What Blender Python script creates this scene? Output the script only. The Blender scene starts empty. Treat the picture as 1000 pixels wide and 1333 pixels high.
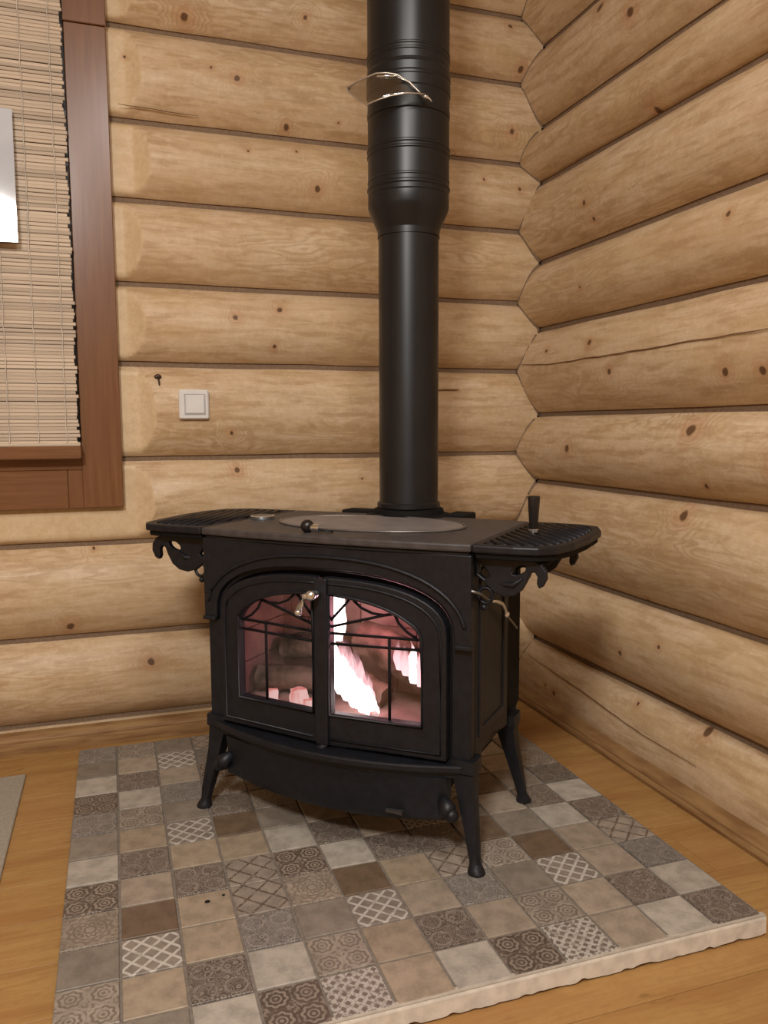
import bpy, bmesh, math, random
from mathutils import Vector, Matrix, noise as mnoise
random.seed(7)
SC = bpy.context.scene
COL = SC.collection
PI = math.pi

# ------------------------------------------------------------------ camera
cam_d = bpy.data.cameras.new('camera')
cam = bpy.data.objects.new('camera', cam_d)
COL.objects.link(cam)
cam_d.sensor_fit = 'HORIZONTAL'
cam_d.sensor_width = 36.0
cam_d.lens = 36.0 * 1040.48 / 1000.0
cam_d.clip_start = 0.02
_r = Vector((0.94728, -0.32040, -0.00410))
_d = Vector((-0.03786, -0.09921, -0.99435))
_f = Vector((0.31818, 0.94207, -0.10611))
cam.matrix_world = Matrix(((_r.x, -_d.x, -_f.x, -1.0797), (_r.y, -_d.y, -_f.y, -1.0686),
                           (_r.z, -_d.z, -_f.z, 0.9185), (0, 0, 0, 1)))
SC.camera = cam

# ------------------------------------------------------------------ world, lights, exposure
w = bpy.data.worlds.new('World'); SC.world = w; w.use_nodes = True
w.node_tree.nodes['Background'].inputs[0].default_value = (0.02, 0.025, 0.035, 1)
w.node_tree.nodes['Background'].inputs[1].default_value = 0.3
SC.view_settings.view_transform = 'Standard'
SC.view_settings.look = 'None'
SC.view_settings.gamma = 1.0
SC.view_settings.use_curve_mapping = False
SC.view_settings.exposure = 0.14
SC.cycles.use_denoising = True
SC.cycles.max_bounces = 8
SC.cycles.sample_clamp_indirect = 4.0


def area(name, loc, target, size, power, color):
    l = bpy.data.lights.new(name, 'AREA')
    l.shape = 'DISK'; l.size = size; l.energy = power; l.color = color
    o = bpy.data.objects.new(name, l); COL.objects.link(o)
    o.location = loc
    o.rotation_euler = (Vector(target) - Vector(loc)).to_track_quat('-Z', 'Y').to_euler()
    return o


area('ceiling_area_light', (-1.75, -1.75, 2.42), (-1.5, -0.6, 0.0), 0.42, 62, (1.0, 0.97, 0.925))
area('ceiling_area_light', (-0.80, -1.05, 2.6), (-0.70, -0.6, 0.0), 0.5, 22, (1.0, 0.97, 0.925))  # added light, no lamp hangs here; steep downlight to shade the log undersides


# ------------------------------------------------------------------ node helpers
class NT:
    def __init__(s, name):
        s.m = bpy.data.materials.new(name); s.m.use_nodes = True
        s.t = s.m.node_tree; s.b = s.t.nodes['Principled BSDF']

    def n(s, typ, **kw):
        o = s.t.nodes.new(typ)
        for k, v in kw.items(): setattr(o, k, v)
        return o

    def put(s, sock, v):
        if isinstance(v, bpy.types.NodeSocket): s.t.links.new(v, sock)
        elif isinstance(v, (tuple, list)) and len(v) == 3 and sock.type == 'RGBA': sock.default_value = (*v, 1)
        else: sock.default_value = v

    def math(s, op, a, b=None, c=None):
        o = s.n('ShaderNodeMath', operation=op)
        s.put(o.inputs[0], a)
        if b is not None: s.put(o.inputs[1], b)
        if c is not None: s.put(o.inputs[2], c)
        return o.outputs[0]

    def vm(s, op, a, b=None):
        o = s.n('ShaderNodeVectorMath', operation=op)
        s.put(o.inputs[0], a)
        if b is not None: s.put(o.inputs[1], b)
        return o.outputs[1] if op in ('DISTANCE', 'LENGTH') else o.outputs[0]

    def coord(s, k='Object'): return s.n('ShaderNodeTexCoord').outputs[k]

    def mapping(s, v, sc=(1, 1, 1), loc=(0, 0, 0)):
        o = s.n('ShaderNodeMapping'); s.put(o.inputs[0], v)
        o.inputs['Scale'].default_value = sc; o.inputs['Location'].default_value = loc
        return o.outputs[0]

    def noise(s, v, scale=5, detail=3, rough=.5):
        o = s.n('ShaderNodeTexNoise'); s.put(o.inputs['Vector'], v)
        o.inputs['Scale'].default_value = scale; o.inputs['Detail'].default_value = detail
        o.inputs['Roughness'].default_value = rough
        return o.outputs[0]

    def rng(s, v, a, b, c=0., d=1., smooth=True):
        o = s.n('ShaderNodeMapRange')
        o.interpolation_type = 'SMOOTHSTEP' if smooth else 'LINEAR'
        s.put(o.inputs[0], v)
        for i, x in enumerate((a, b, c, d)): s.put(o.inputs[1 + i], x)
        return o.outputs[0]

    def mix(s, f, a, b, blend='MIX'):
        o = s.n('ShaderNodeMix', data_type='RGBA', blend_type=blend)
        s.put(o.inputs[0], f); s.put(o.inputs[6], a); s.put(o.inputs[7], b)
        return o.outputs[2]

    def bump(s, h, strength=.3, dist=.002):
        o = s.n('ShaderNodeBump'); o.inputs['Strength'].default_value = strength
        o.inputs['Distance'].default_value = dist; s.put(o.inputs['Height'], h)
        s.t.links.new(o.outputs[0], s.b.inputs['Normal'])

    def done(s, color=None, rough=None, metal=None, spec=None):
        if color is not None: s.put(s.b.inputs['Base Color'], color)
        if rough is not None: s.put(s.b.inputs['Roughness'], rough)
        if metal is not None: s.b.inputs['Metallic'].default_value = metal
        if spec is not None: s.b.inputs['Specular IOR Level'].default_value = spec
        return s.m


def plain(name, c, rough=.5, metal=0., spec=.5, var=.12, scale=30, bump=0.):
    t = NT(name)
    nz = t.noise(t.coord(), scale, 3)
    k = t.rng(nz, .3, .7, 1 - var, 1 + var)
    col = t.vm('SCALE', c)
    col_node = t.n('ShaderNodeVectorMath', operation='SCALE')
    col_node.inputs[0].default_value = c; t.put(col_node.inputs['Scale'], k)
    if bump: t.bump(nz, bump, .001)
    return t.done(col_node.outputs[0], rough, metal, spec)


def log_wood(name, axis, knots):
    """peeled pine: contour grain, blotches, knots at given places on the wall; axis 0: logs run along x, 1: along y"""
    t = NT(name)
    co = t.coord()
    sep = t.n('ShaderNodeSeparateXYZ'); t.put(sep.inputs[0], co)
    a, c, z = (sep.outputs[0], sep.outputs[1], sep.outputs[2]) if axis == 0 else (sep.outputs[1], sep.outputs[0], sep.outputs[2])
    cv = t.n('ShaderNodeCombineXYZ')
    for i, v in enumerate((a, z)): t.put(cv.inputs[i], v)
    p2 = cv.outputs[0]
    dn = t.n('ShaderNodeTexNoise'); t.put(dn.inputs['Vector'], co); dn.inputs['Scale'].default_value = 26; dn.inputs['Detail'].default_value = 2
    off = t.vm('SCALE', t.vm('SUBTRACT', dn.outputs['Color'], (.5, .5, .5))); off.node.inputs['Scale'].default_value = .012
    p2d = t.vm('ADD', p2, off)
    md = None
    for ka, kz, s in knots:
        d = t.math('DIVIDE', t.vm('DISTANCE', p2d, (ka, kz, 0)), s)
        md = d if md is None else t.math('MINIMUM', md, d)
    info = t.n('ShaderNodeObjectInfo')
    rnd = info.outputs['Random']
    shift = t.n('ShaderNodeCombineXYZ'); t.put(shift.inputs[0], t.math('MULTIPLY', rnd, 17.)); t.put(shift.inputs[2], t.math('MULTIPLY', rnd, 9.))
    cs = t.n('ShaderNodeCombineXYZ')
    for i, v in enumerate((t.math('MULTIPLY', a, 1.5), t.math('MULTIPLY', c, 7.), t.math('MULTIPLY', z, 7.))): t.put(cs.inputs[i], v)
    g = t.vm('ADD', cs.outputs[0], shift.outputs[0])
    field = t.noise(g, 1.25, 3, .52)
    kn = t.rng(md, 0., .09, 1., 0.)
    cs2 = t.n('ShaderNodeCombineXYZ')
    wob = t.math('MULTIPLY', field, .05)
    for i, v in enumerate((t.math('ADD', t.math('MULTIPLY', a, 7.), t.math('MULTIPLY', rnd, 30.)), t.math('MULTIPLY', c, 26.), t.math('MULTIPLY', t.math('ADD', z, wob), 44.))): t.put(cs2.inputs[i], v)
    field2 = t.math('ADD', field, t.math('MULTIPLY', kn, .28))
    ring = t.math('SINE', t.math('MULTIPLY', field2, 105.))
    ringm = t.rng(ring, -.3, 1., 0., 1.)
    # patches where the grain shows strongly
    patch = t.rng(t.noise(g, .8, 2), .46, .64, .12, .85)
    patch = t.math('MAXIMUM', patch, t.rng(md, .02, .08, .55, 0.))
    streak_v = t.n('ShaderNodeCombineXYZ')
    for i, v in enumerate((t.math('MULTIPLY', a, 5.), t.math('MULTIPLY', c, 90.), t.math('MULTIPLY', z, 90.))): t.put(streak_v.inputs[i], v)
    streak = t.noise(streak_v.outputs[0], 1., 3, .6)
    blot = t.noise(g, 1.6, 4, .6)
    light, dark, honey = (.655, .492, .325), (.385, .240, .118), (.545, .372, .200)
    bands = t.noise(cs2.outputs[0], 1., 4, .62)
    col = t.mix(t.rng(blot, .42, .66), light, honey)
    col = t.mix(t.math('MULTIPLY', t.rng(bands, .46, .66), .78), col, dark)
    col = t.mix(t.math('MULTIPLY', t.rng(bands, .50, .30), .40), col, (.70, .56, .42))
    col = t.mix(t.math('MULTIPLY', ringm, t.math('MULTIPLY', patch, .75)), col, dark)
    col = t.mix(t.math('MULTIPLY', t.rng(streak, .40, .75), .34), col, dark)
    hew = t.n('ShaderNodeAttribute', attribute_name='hewn').outputs['Fac']
    col = t.mix(t.math('MULTIPLY', hew, .85), col, (.69, .525, .320))
    fine = t.noise(co, 260, 2)
    mott = t.noise(co, 55, 4, .7)
    col = t.mix(t.rng(mott, .40, .68, 0., .36), col, (.47, .310, .165))
    col = t.mix(t.rng(mott, .50, .30, 0., .30), col, (.72, .575, .40))
    col = t.mix(t.rng(t.noise(co, 9, 3, .6), .48, .66, 0., .30), col, (.56, .400, .205))
    col = t.mix(t.rng(fine, .35, .75, 0., .16), col, (.72, .56, .38))
    # whole-log tint
    col = t.mix(t.math('MULTIPLY', rnd, .25), col, (.58, .405, .225))
    # reddish halo and dark core of each knot
    col = t.mix(t.rng(md, .012, .045, .38, 0.), col, (.46, .225, .105))
    col = t.mix(t.rng(md, .0075, .0125, .92, 0.), col, (.110, .052, .022))
    t.bump(t.math('ADD', t.math('MULTIPLY', streak, .6), t.math('MULTIPLY', fine, .4)), .22, .0012)
    return t.done(col, t.rng(streak, .3, .7, .42, .58), 0, .35)


KB = [(-0.845, 2.06, 1), (-0.704, 1.908, 0.8), (-0.559, 1.8, 0.8), (-0.474, 1.624, 0.9), (-0.777, 1.929, 0.4), (-1.009, 1.94, 0.4), (-0.676, 1.713, 0.4), (-0.533, 1.73, 0.4), (-0.724, 1.239, 0.7), (-0.592, 1.267, 0.8), (-0.61, 1.158, 0.6), (-0.744, 0.903, 0.6), (-0.728, 0.789, 0.8), (-0.502, 2.103, 0.6), (-1.216, 0.35, 1.1), (-0.996, 0.229, 1), (0.21, 2.06, 0.9), (0.164, 2.181, 0.7), (0.172, 1.858, 0.8), (0.073, 1.7, 0.5), (0.199, 1.68, 0.6), (-0.401, 1.825, 0.3), (-1.143, 0.572, 0.5), (-0.339, 0.759, 0.4)]
KR = [(0.731, 1.717, 1), (0.998, 1.554, 0.7), (0.968, 1.504, 0.6), (0.42, 1.385, 0.7), (0.962, 1.159, 0.8), (0.852, 1.067, 0.8), (1.2, 1.154, 0.6), (1.057, 0.85, 1.1), (0.527, 0.907, 1.35), (0.412, 1.04, 0.9), (0.303, 1.033, 1), (0.558, 0.696, 1.25), (0.475, 0.776, 0.6), (1.11, 0.066, 0.8), (1.163, 0.077, 0.5), (0.719, 0.162, 0.5), (0.461, 0.176, 1.1), (0.605, 0.353, 0.5), (0.716, 0.449, 0.6), (0.767, 0.291, 0.7), (1.013, 1.321, 0.4), (0.251, 0.828, 1.2), (0.95, 2.06, 1.2), (0.8, 1.98, 1.2)]
M = {}
M['log_back'] = log_wood('pine_log_back', 0, KB)
M['log_right'] = log_wood('pine_log_right', 1, KR)
M['caulk'] = plain('jute_caulk', (.205, .135, .085), .9, bump=.4, scale=120)
M['iron'] = plain('black_cast_iron', (.0072, .0078, .0108), .47, 0, .36, .25, 60, .12)
M['iron_top'] = plain('worn_iron_top', (.050, .043, .042), .50, 0, .5, .2, 40, .08)
M['griddle'] = plain('grey_griddle', (.185, .162, .155), .46, 0, .5, .12, 25, .05)
M['pipe'] = plain('satin_black_pipe', (.0060, .0066, .0080), .38, 0, .45, .12, 18)
M['chrome'] = plain('chrome', (.84, .90, .98), .22, 1., .5, .03)
M['soot'] = plain('sooty_iron_edge', (.0050, .0045, .0045), .8, 0, .2)
M['blackwood'] = plain('black_handle', (.010, .008, .0075), .35, 0, .5)
M['white'] = plain('white_plastic', (.74, .73, .71), .22, 0, .5, .02)
M['dark'] = plain('dark_resin', (.045, .020, .010), .5)
M['crack'] = plain('crack_shadowed_wood', (.20, .105, .045), .8)
M['plaster'] = plain('cream_plaster', (.62, .57, .49), .8, 0, .3, .12, 40, .3)
M['grout'] = plain('brown_grey_grout', (.190, .160, .132), .9, 0, .2, .15, 80, .3)
M['firebrick'] = plain('firebrick', (.30, .19, .175), .9, 0, .2, .25, 14, .4)
M['char'] = plain('half_burnt_bark', (.120, .082, .066), .9, 0, .2, .6, 22, .6)
M['mat'] = plain('grey_beige_mat', (.33, .29, .235), .95, 0, .1, .12, 200, .5)
M['ceiling'] = plain('pale_ceiling', (.62, .52, .40), .8, 0, .2, .05, 8)
M['plainwall'] = plain('far_pine_wall', (.56, .40, .235), .7, 0, .3, .12, 6)
M['night'] = plain('night_dark_sash', (.020, .016, .014), .4)


def stained(name, vertical):
    t = NT(name)
    v = t.mapping(t.coord(), (70, 70, 4) if vertical else (4, 70, 70))
    s = t.noise(v, 1, 4, .6)
    col = t.mix(t.rng(s, .3, .7), (.165, .068, .027), (.228, .103, .044))
    col = t.mix(t.rng(t.noise(t.coord(), 5, 2), .35, .7, 0, .5), col, (.180, .086, .044))
    t.bump(s, .12, .0008)
    return t.done(col, .26, 0, .5)


M['casing_v'] = stained('stained_casing_upright', True)
M['casing_h'] = stained('stained_casing_rail', False)


def plankmat():
    t = NT('varnished_pine_floor')
    info = t.n('ShaderNodeObjectInfo').outputs['Random']
    sh = t.n('ShaderNodeCombineXYZ'); t.put(sh.inputs[0], t.math('MULTIPLY', info, 31.)); t.put(sh.inputs[1], t.math('MULTIPLY', info, 13.))
    v = t.vm('ADD', t.mapping(t.coord(), (2.2, 16, 1)), sh.outputs[0])
    f = t.noise(v, 1.3, 3)
    ring = t.rng(t.math('SINE', t.math('MULTIPLY', f, 60.)), -.4, 1.)
    st = t.noise(t.mapping(t.coord(), (6, 120, 1)), 1, 3)
    col = t.mix(t.rng(f, .35, .68), (.400, .235, .080), (.330, .170, .055))
    col = t.mix(t.math('MULTIPLY', ring, .22), col, (.27, .115, .030))
    col = t.mix(t.rng(st, .48, .78, 0, .45), col, (.26, .115, .035))
    col = t.mix(t.math('MULTIPLY', info, .35), col, (.43, .225, .085))
    d = t.rng(t.noise(t.mapping(t.coord(), (9, 40, 1)), 1, 4, .6), .60, .72, 0, .6)
    col = t.mix(t.rng(t.noise(t.coord(), 70, 3, .7), .42, .7, 0, .3), col, (.30, .150, .050))
    col = t.mix(d, col, (.17, .075, .028))
    t.bump(st, .1, .0006)
    return t.done(col, t.rng(st, .3, .7, .42, .56), 0, .35)


M['floor'] = plankmat()
M['baseboard'] = stained('pine_baseboard', False)
_t = NT('pine_baseboard_light')
_s = _t.noise(_t.mapping(_t.coord(), (9, 9, 90)), 1, 4)
M['baseboard'] = _t.done(_t.mix(_t.rng(_s, .35, .7), (.310, .180, .075), (.215, .110, .044)), .6, 0, .25)


def slatmat(name, c):
    t = NT(name)
    r = t.n('ShaderNodeObjectInfo').outputs['Random']
    s = t.noise(t.vm('ADD', t.mapping(t.coord(), (12, 300, 300)), t.vm('SCALE', (3., 5., 7.))), 1, 3)
    k = t.math('ADD', t.math('MULTIPLY', r, .45), t.math('MULTIPLY', s, .9))
    col = t.mix(t.rng(k, .3, 1.0), tuple(x * .72 for x in c), tuple(min(1, x * 1.18) for x in c))
    return t.done(col, .6, 0, .3)


M['slat'] = slatmat('bamboo_slat', (.56, .455, .345))
M['slat_light'] = slatmat('bamboo_rail', (.66, .54, .40))
M['string'] = plain('blind_string', (.62, .56, .48), .8)


def glass(name, fac, tint=(1, 1, 1), rough=.02):
    t = NT(name)
    out = t.t.nodes['Material Output']
    tr = t.n('ShaderNodeBsdfTransparent'); tr.inputs[0].default_value = (*tint, 1)
    gl = t.n('ShaderNodeBsdfGlossy'); gl.inputs['Roughness'].default_value = rough
    mx = t.n('ShaderNodeMixShader'); mx.inputs[0].default_value = fac
    t.t.links.new(tr.outputs[0], mx.inputs[1]); t.t.links.new(gl.outputs[0], mx.inputs[2])
    t.t.links.new(mx.outputs[0], out.inputs['Surface'])
    t.t.nodes.remove(t.b)
    return t.m


M['doorglass'] = glass('stove_glass', .05, (.95, .93, .92))
M['sheet'] = glass('clear_sheet', .16, (.86, .85, .83), .08)
M['hangpane'] = plain('glossy_pale_panel', (.55, .58, .63), .06, 0, 1.0, .06, 6)


def emit(name, c, strength, inner=None, fade=False):
    t = NT(name)
    t.b.inputs['Base Color'].default_value = (0, 0, 0, 1)
    n = t.noise(t.mapping(t.coord(), (30, 30, 9)), 1, 2)
    col = t.mix(t.rng(n, .35, .65), c, inner or c)
    k = strength
    if fade:                                     # a tongue thins out and reddens towards its tip
        sp = t.n('ShaderNodeSeparateXYZ'); t.put(sp.inputs[0], t.coord('Generated'))
        h = t.math('ADD', sp.outputs[2], t.math('MULTIPLY', t.math('SUBTRACT', t.noise(t.mapping(t.coord(), (160, 160, 22)), 1, 3), .5), .55))
        tip = t.rng(h, fade, .98)
        col = t.mix(tip, col, (1.0, .42, .50))
        k = t.math('MULTIPLY_ADD', t.rng(h, fade * .7, .9, 1., .16), strength, 0.)
        t.put(t.b.inputs['Alpha'], t.rng(h, fade, 1.02, 1., 0.))
    t.put(t.b.inputs['Emission Color'], col)
    t.put(t.b.inputs['Emission Strength'], k)
    return t.m


M['flame_core'] = emit('flame_core', (1.0, .80, .80), 6., (1.0, .88, .86), .62)
M['flame_edge'] = emit('flame_edge', (1.0, .52, .58), 1.5, (1.0, .70, .72), .40)
M['ember'] = emit('glowing_ember', (.75, .20, .17), .8, (1.0, .62, .60))
M['bulb'] = emit('lamp_globe_glow', (1.0, .95, .90), 7.)


# ------------------------------------------------------------------ mesh helpers
def link(name, bm, mat, parent=None, smooth=False, bevel=0., seg=1, angle=.6):
    bmesh.ops.recalc_face_normals(bm, faces=bm.faces[:])
    me = bpy.data.meshes.new(name)
    bm.to_mesh(me); bm.free()
    o = bpy.data.objects.new(name, me); COL.objects.link(o)
    for m_ in (mat if isinstance(mat, (list, tuple)) else [mat]): me.materials.append(m_)
    if parent is not None: o.parent = parent
    if smooth:
        me.shade_smooth()
        if smooth != 'all':
            try: me.set_sharp_from_angle(angle=angle)
            except Exception: pass
    if bevel:
        b = o.modifiers.new('bevel', 'BEVEL'); b.width = bevel; b.segments = seg; b.limit_method = 'ANGLE'
        b.angle_limit = .7
    return o


def empty(name, loc, rz=0.):
    o = bpy.data.objects.new(name, None); COL.objects.link(o)
    o.location = loc; o.rotation_euler = (0, 0, rz); o.empty_display_size = .05
    return o


def tag(o, label=None, cat=None, group=None, kind=None):
    if label: o['label'] = label
    if cat: o['category'] = cat
    if group: o['group'] = group
    if kind: o['kind'] = kind
    return o


def add_box(bm, x0, x1, y0, y1, z0, z1, warp=None):
    vs = [bm.verts.new(warp(x, y, z) if warp else (x, y, z)) for x in (x0, x1) for y in (y0, y1) for z in (z0, z1)]
    for f in ((0, 1, 3, 2), (4, 6, 7, 5), (0, 4, 5, 1), (2, 3, 7, 6), (0, 2, 6, 4), (1, 5, 7, 3)):
        bm.faces.new([vs[i] for i in f])


def box(name, x0, x1, y0, y1, z0, z1, mat, parent=None, bevel=0.):
    bm = bmesh.new(); add_box(bm, x0, x1, y0, y1, z0, z1)
    return link(name, bm, mat, parent, bevel=bevel)


def add_prism(bm, loops, place, d0, d1):
    """loops: outlines [outer, hole, ...] in 2D; place(p, q, d) -> 3D; a solid between depths d0 and d1"""
    tmp = bmesh.new(); edges = []; index = {}
    for lp in loops:
        vs = [tmp.verts.new((p, q, 0)) for p, q in lp]
        for i in range(len(vs)): edges.append(tmp.edges.new((vs[i], vs[(i + 1) % len(vs)])))
    bmesh.ops.triangle_fill(tmp, use_beauty=True, use_dissolve=False, edges=edges)
    tmp.verts.index_update()
    co = [v.co.copy() for v in tmp.verts]
    tris = [[v.index for v in f.verts] for f in tmp.faces]
    bnd = [[v.index for v in e.verts] for e in tmp.edges if len(e.link_faces) == 1]
    tmp.free()
    A = [bm.verts.new(place(c.x, c.y, d0)) for c in co]
    B = [bm.verts.new(place(c.x, c.y, d1)) for c in co]
    for t in tris:
        bm.faces.new([A[i] for i in t]); bm.faces.new([B[i] for i in reversed(t)])
    for i, j in bnd: bm.faces.new([A[i], A[j], B[j], B[i]])


def add_tube(bm, pts, rad, seg=8, closed=False, flat=1., up=None):
    pts = [Vector(p) for p in pts]; n = len(pts); rings = []
    for i, p in enumerate(pts):
        a = pts[(i - 1) % n] if (closed or i > 0) else p
        b = pts[(i + 1) % n] if (closed or i < n - 1) else p
        t = (b - a).normalized()
        u = up if up is not None else (Vector((0, 0, 1)) if abs(t.z) < .9 else Vector((1, 0, 0)))
        x = t.cross(u).normalized(); y = x.cross(t).normalized()
        r = rad[i] if isinstance(rad, (list, tuple)) else rad
        rings.append([bm.verts.new(p + x * r * math.cos(2 * PI * k / seg) + y * r * flat * math.sin(2 * PI * k / seg)) for k in range(seg)])
    m = n if closed else n - 1
    for i in range(m):
        A, B = rings[i], rings[(i + 1) % n]
        for k in range(seg): bm.faces.new([A[k], A[(k + 1) % seg], B[(k + 1) % seg], B[k]])
    if not closed:
        bm.faces.new(rings[0][::-1]); bm.faces.new(rings[-1])


def add_lathe(bm, prof, c, seg=32, cap=True):
    rings = []
    for r, z in prof:
        rings.append([bm.verts.new((c[0] + r * math.cos(2 * PI * k / seg), c[1] + r * math.sin(2 * PI * k / seg), c[2] + z)) for k in range(seg)])
    for A, B in zip(rings, rings[1:]):
        for k in range(seg): bm.faces.new([A[k], A[(k + 1) % seg], B[(k + 1) % seg], B[k]])
    if cap:
        bm.faces.new(rings[0][::-1]); bm.faces.new(rings[-1])


def add_ball(bm, c, r, sx=1, sy=1, sz=1):
    bmesh.ops.create_uvsphere(bm, u_segments=16, v_segments=10, radius=1,
                              matrix=Matrix.Translation(c) @ Matrix.Diagonal((r * sx, r * sy, r * sz, 1)))


# ------------------------------------------------------------------ log walls
YB, YG = 1.33, 1.385          # nearest and deepest face of the back logs
XB, XG = 0.225, 0.280         # the same of the right-hand logs
SB = [-.16, .06, .313, .585, .828, 1.102, 1.328, 1.560, 1.775, 2.025, 2.230, 2.470, 2.72]
SR = [-.06, .193, .440, .735, .957, 1.236, 1.453, 1.707, 1.880, 2.127, 2.36, 2.60, 2.80]
XF = -1.012                    # right end of the strip hewn flat for the window


def bulge(seams, z):
    """0 in a seam, 1 at a log's belly"""
    for a, b in zip(seams, seams[1:]):
        if a <= z <= b:
            q = (z - (a + b) / 2) / ((b - a) / 2)
            R = 1.14
            return (math.sqrt(R * R - q * q) - math.sqrt(R * R - 1)) / (R - math.sqrt(R * R - 1))
    return 0.


def log_obj(z0, z1, axis, parent, idx, a0, a1, n):
    bm = bmesh.new()
    zc, h = (z0 + z1) / 2, (z1 - z0) / 2
    K = 18; d = YG - YB
    prof = []
    for k in range(K + 1):
        q = -1 + 2 * k / K
        q = math.copysign(1 - (1 - abs(q)) ** 1.35, q)
        prof.append(q)
    R = 1.14
    rows = []; hw_ = {}
    for i in range(n + 1):
        a = a0 + (a1 - a0) * i / n
        row = []
        hh = h - .0078
        back = .06
        for k, q in enumerate([None] + prof + [None]):
            if q is None:
                z = zc + (-(hh - .012) if k == 0 else (hh - .012)); dep = -back
            else:
                z = zc + q * hh
                dep = d * (math.sqrt(R * R - q * q) - math.sqrt(R * R - 1)) / (R - math.sqrt(R * R - 1))
                w = mnoise.noise(Vector((a * 2.2, z * 5, idx * 3.7 + axis * 50)))
                w2 = mnoise.noise(Vector((a * 7, z * 16, idx * 5.1 + axis * 31)))
                dep += (.0042 * w + .0016 * w2) * (1 - .6 * abs(q))
                z += .0022 * mnoise.noise(Vector((a * 5, idx * 9.1, q))) * abs(q)
                if axis == 0 and z0 > .5:                  # hewn flat beside the window
                    e = a - (XF + .028 * mnoise.noise(Vector((idx * 2.3, 1.7, 0))))
                    cut = .014 + (0 if e < 0 else .55 * e + 6. * e * e)
                    if idx == 5 and z < zc: cut += .0      # (row with the switch keeps the same cut)
                    if cut < dep: hw_[len(bm.verts)] = 1.0
                    dep = min(dep, cut)
            row.append(bm.verts.new((a, YG - dep, z) if axis == 0 else (XG - dep, a, z)))
        rows.append(row)
    for A, B in zip(rows, rows[1:]):
        for k in range(len(A) - 1): bm.faces.new([A[k], A[k + 1], B[k + 1], B[k]])
        bm.faces.new([A[-1], A[0], B[0], B[-1]])
    bm.faces.new(rows[0][::-1]); bm.faces.new(rows[-1])
    o = link('log', bm, M['log_back'] if axis == 0 else M['log_right'], parent, smooth=True, angle=.7)
    if hw_:
        at_ = o.data.attributes.new('hewn', 'FLOAT', 'POINT')
        for k_, v_ in hw_.items(): at_.data[k_].value = v_
    return o


wall_back = tag(box('wall_back', -3.2, .34, YG + .005, YG + .14, 0, 2.7, M['caulk']), kind='structure')
wall_right = tag(box('wall_right', XG + .005, XG + .14, -3.5, YG + .005, 0, 2.7, M['caulk']), kind='structure')
back_logs, right_logs = [], []
for i, (a, b) in enumerate(zip(SB, SB[1:])):
    if b <= 0: continue
    lo = max(a, -.05)
    if i == 0: continue
    back_logs.append(log_obj(a, b, 0, wall_back, i, -3.2, .275, 520))
log_obj(-.12, .06, 0, wall_back, 0, -3.2, .275, 60)
for i, (a, b) in enumerate(zip(SR, SR[1:])):
    right_logs.append(log_obj(a, b, 1, wall_right, i, -3.5, 1.38, 260))


def by(z): return YG - (YG - YB) * bulge(SB, z)
def rx(z): return XG - (XG - XB) * bulge(SR, z)


bm = bmesh.new()
add_tube(bm, [(rx(z) + .004, by(z) + .004, z) for z in [.03 + .012 * k for k in range(220)]], .0062, 6)
tag(link('trim_1', bm, M['caulk'], smooth=True), kind='structure')


def surf_strip(name, parent, pts, axis, wid, mat):
    """a fine drying crack lying in a log's face"""
    bm = bmesh.new(); P = []
    for i in range(len(pts) - 1):
        for s in range(12):
            f = s / 12; a = pts[i][0] * (1 - f) + pts[i + 1][0] * f; z = pts[i][1] * (1 - f) + pts[i + 1][1] * f
            z += .003 * mnoise.noise(Vector((a * 14, z * 3, 5)))
            y = by(z) - .0025 if axis == 0 else rx(z) - .0025
            P.append((a, y, z) if axis == 0 else (y, a, z))
    n = len(P)
    add_tube(bm, P, [wid * (.25 + .75 * math.sin(PI * min(1, (i + .5) / n)) ** .5) * (.7 + .3 * mnoise.noise(Vector((i * .7, 2, 2)))) for i in range(n)], 5)
    return link(name, bm, mat, parent, smooth='all')


surf_strip('crack', right_logs[4], [(1.35, 1.122), (1.18, 1.110), (.944, 1.112), (.638, 1.114), (.289, 1.119), (-.3, 1.12)], 1, .0022, M['crack'])
surf_strip('crack', right_logs[0], [(1.299, .143), (.969, .124), (.703, .103), (.424, .098)], 1, .0018, M['crack'])
surf_strip('crack', back_logs[6], [(-1.03, 1.807), (-.937, 1.805), (-.802, 1.800)], 0, .0022, M['crack'])
surf_strip('crack', back_logs[3], [(-.10, 1.034), (.0, 1.038)], 0, .003, M['crack'])
# dark knot with a run of resin under it
bm = bmesh.new()
kx, kz = -.949, 1.064
add_ball(bm, (kx, by(kz) + .002, kz), .0105, 1, .45, .8)
add_tube(bm, [(kx, by(kz) - .002, kz), (kx + .002, by(kz - .012) - .002, kz - .012), (kx + .003, by(kz - .024) - .001, kz - .024)], [.004, .0032, .0022], 6)
link('resin_knot', bm, M['dark'], back_logs[4], smooth='all')

# the rest of the room, behind and beside the viewer
tag(box('wall_left', -3.34, -3.2, -3.5, YG + .012, 0, 2.7, M['plainwall']), kind='structure')
tag(box('wall_front', -3.34, XG + .14, -3.64, -3.5, 0, 2.7, M['plainwall']), kind='structure')
tag(box('ceiling', -3.34, XG + .14, -3.64, YG + .14, 2.7, 2.8, M['ceiling']), kind='structure')

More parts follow.
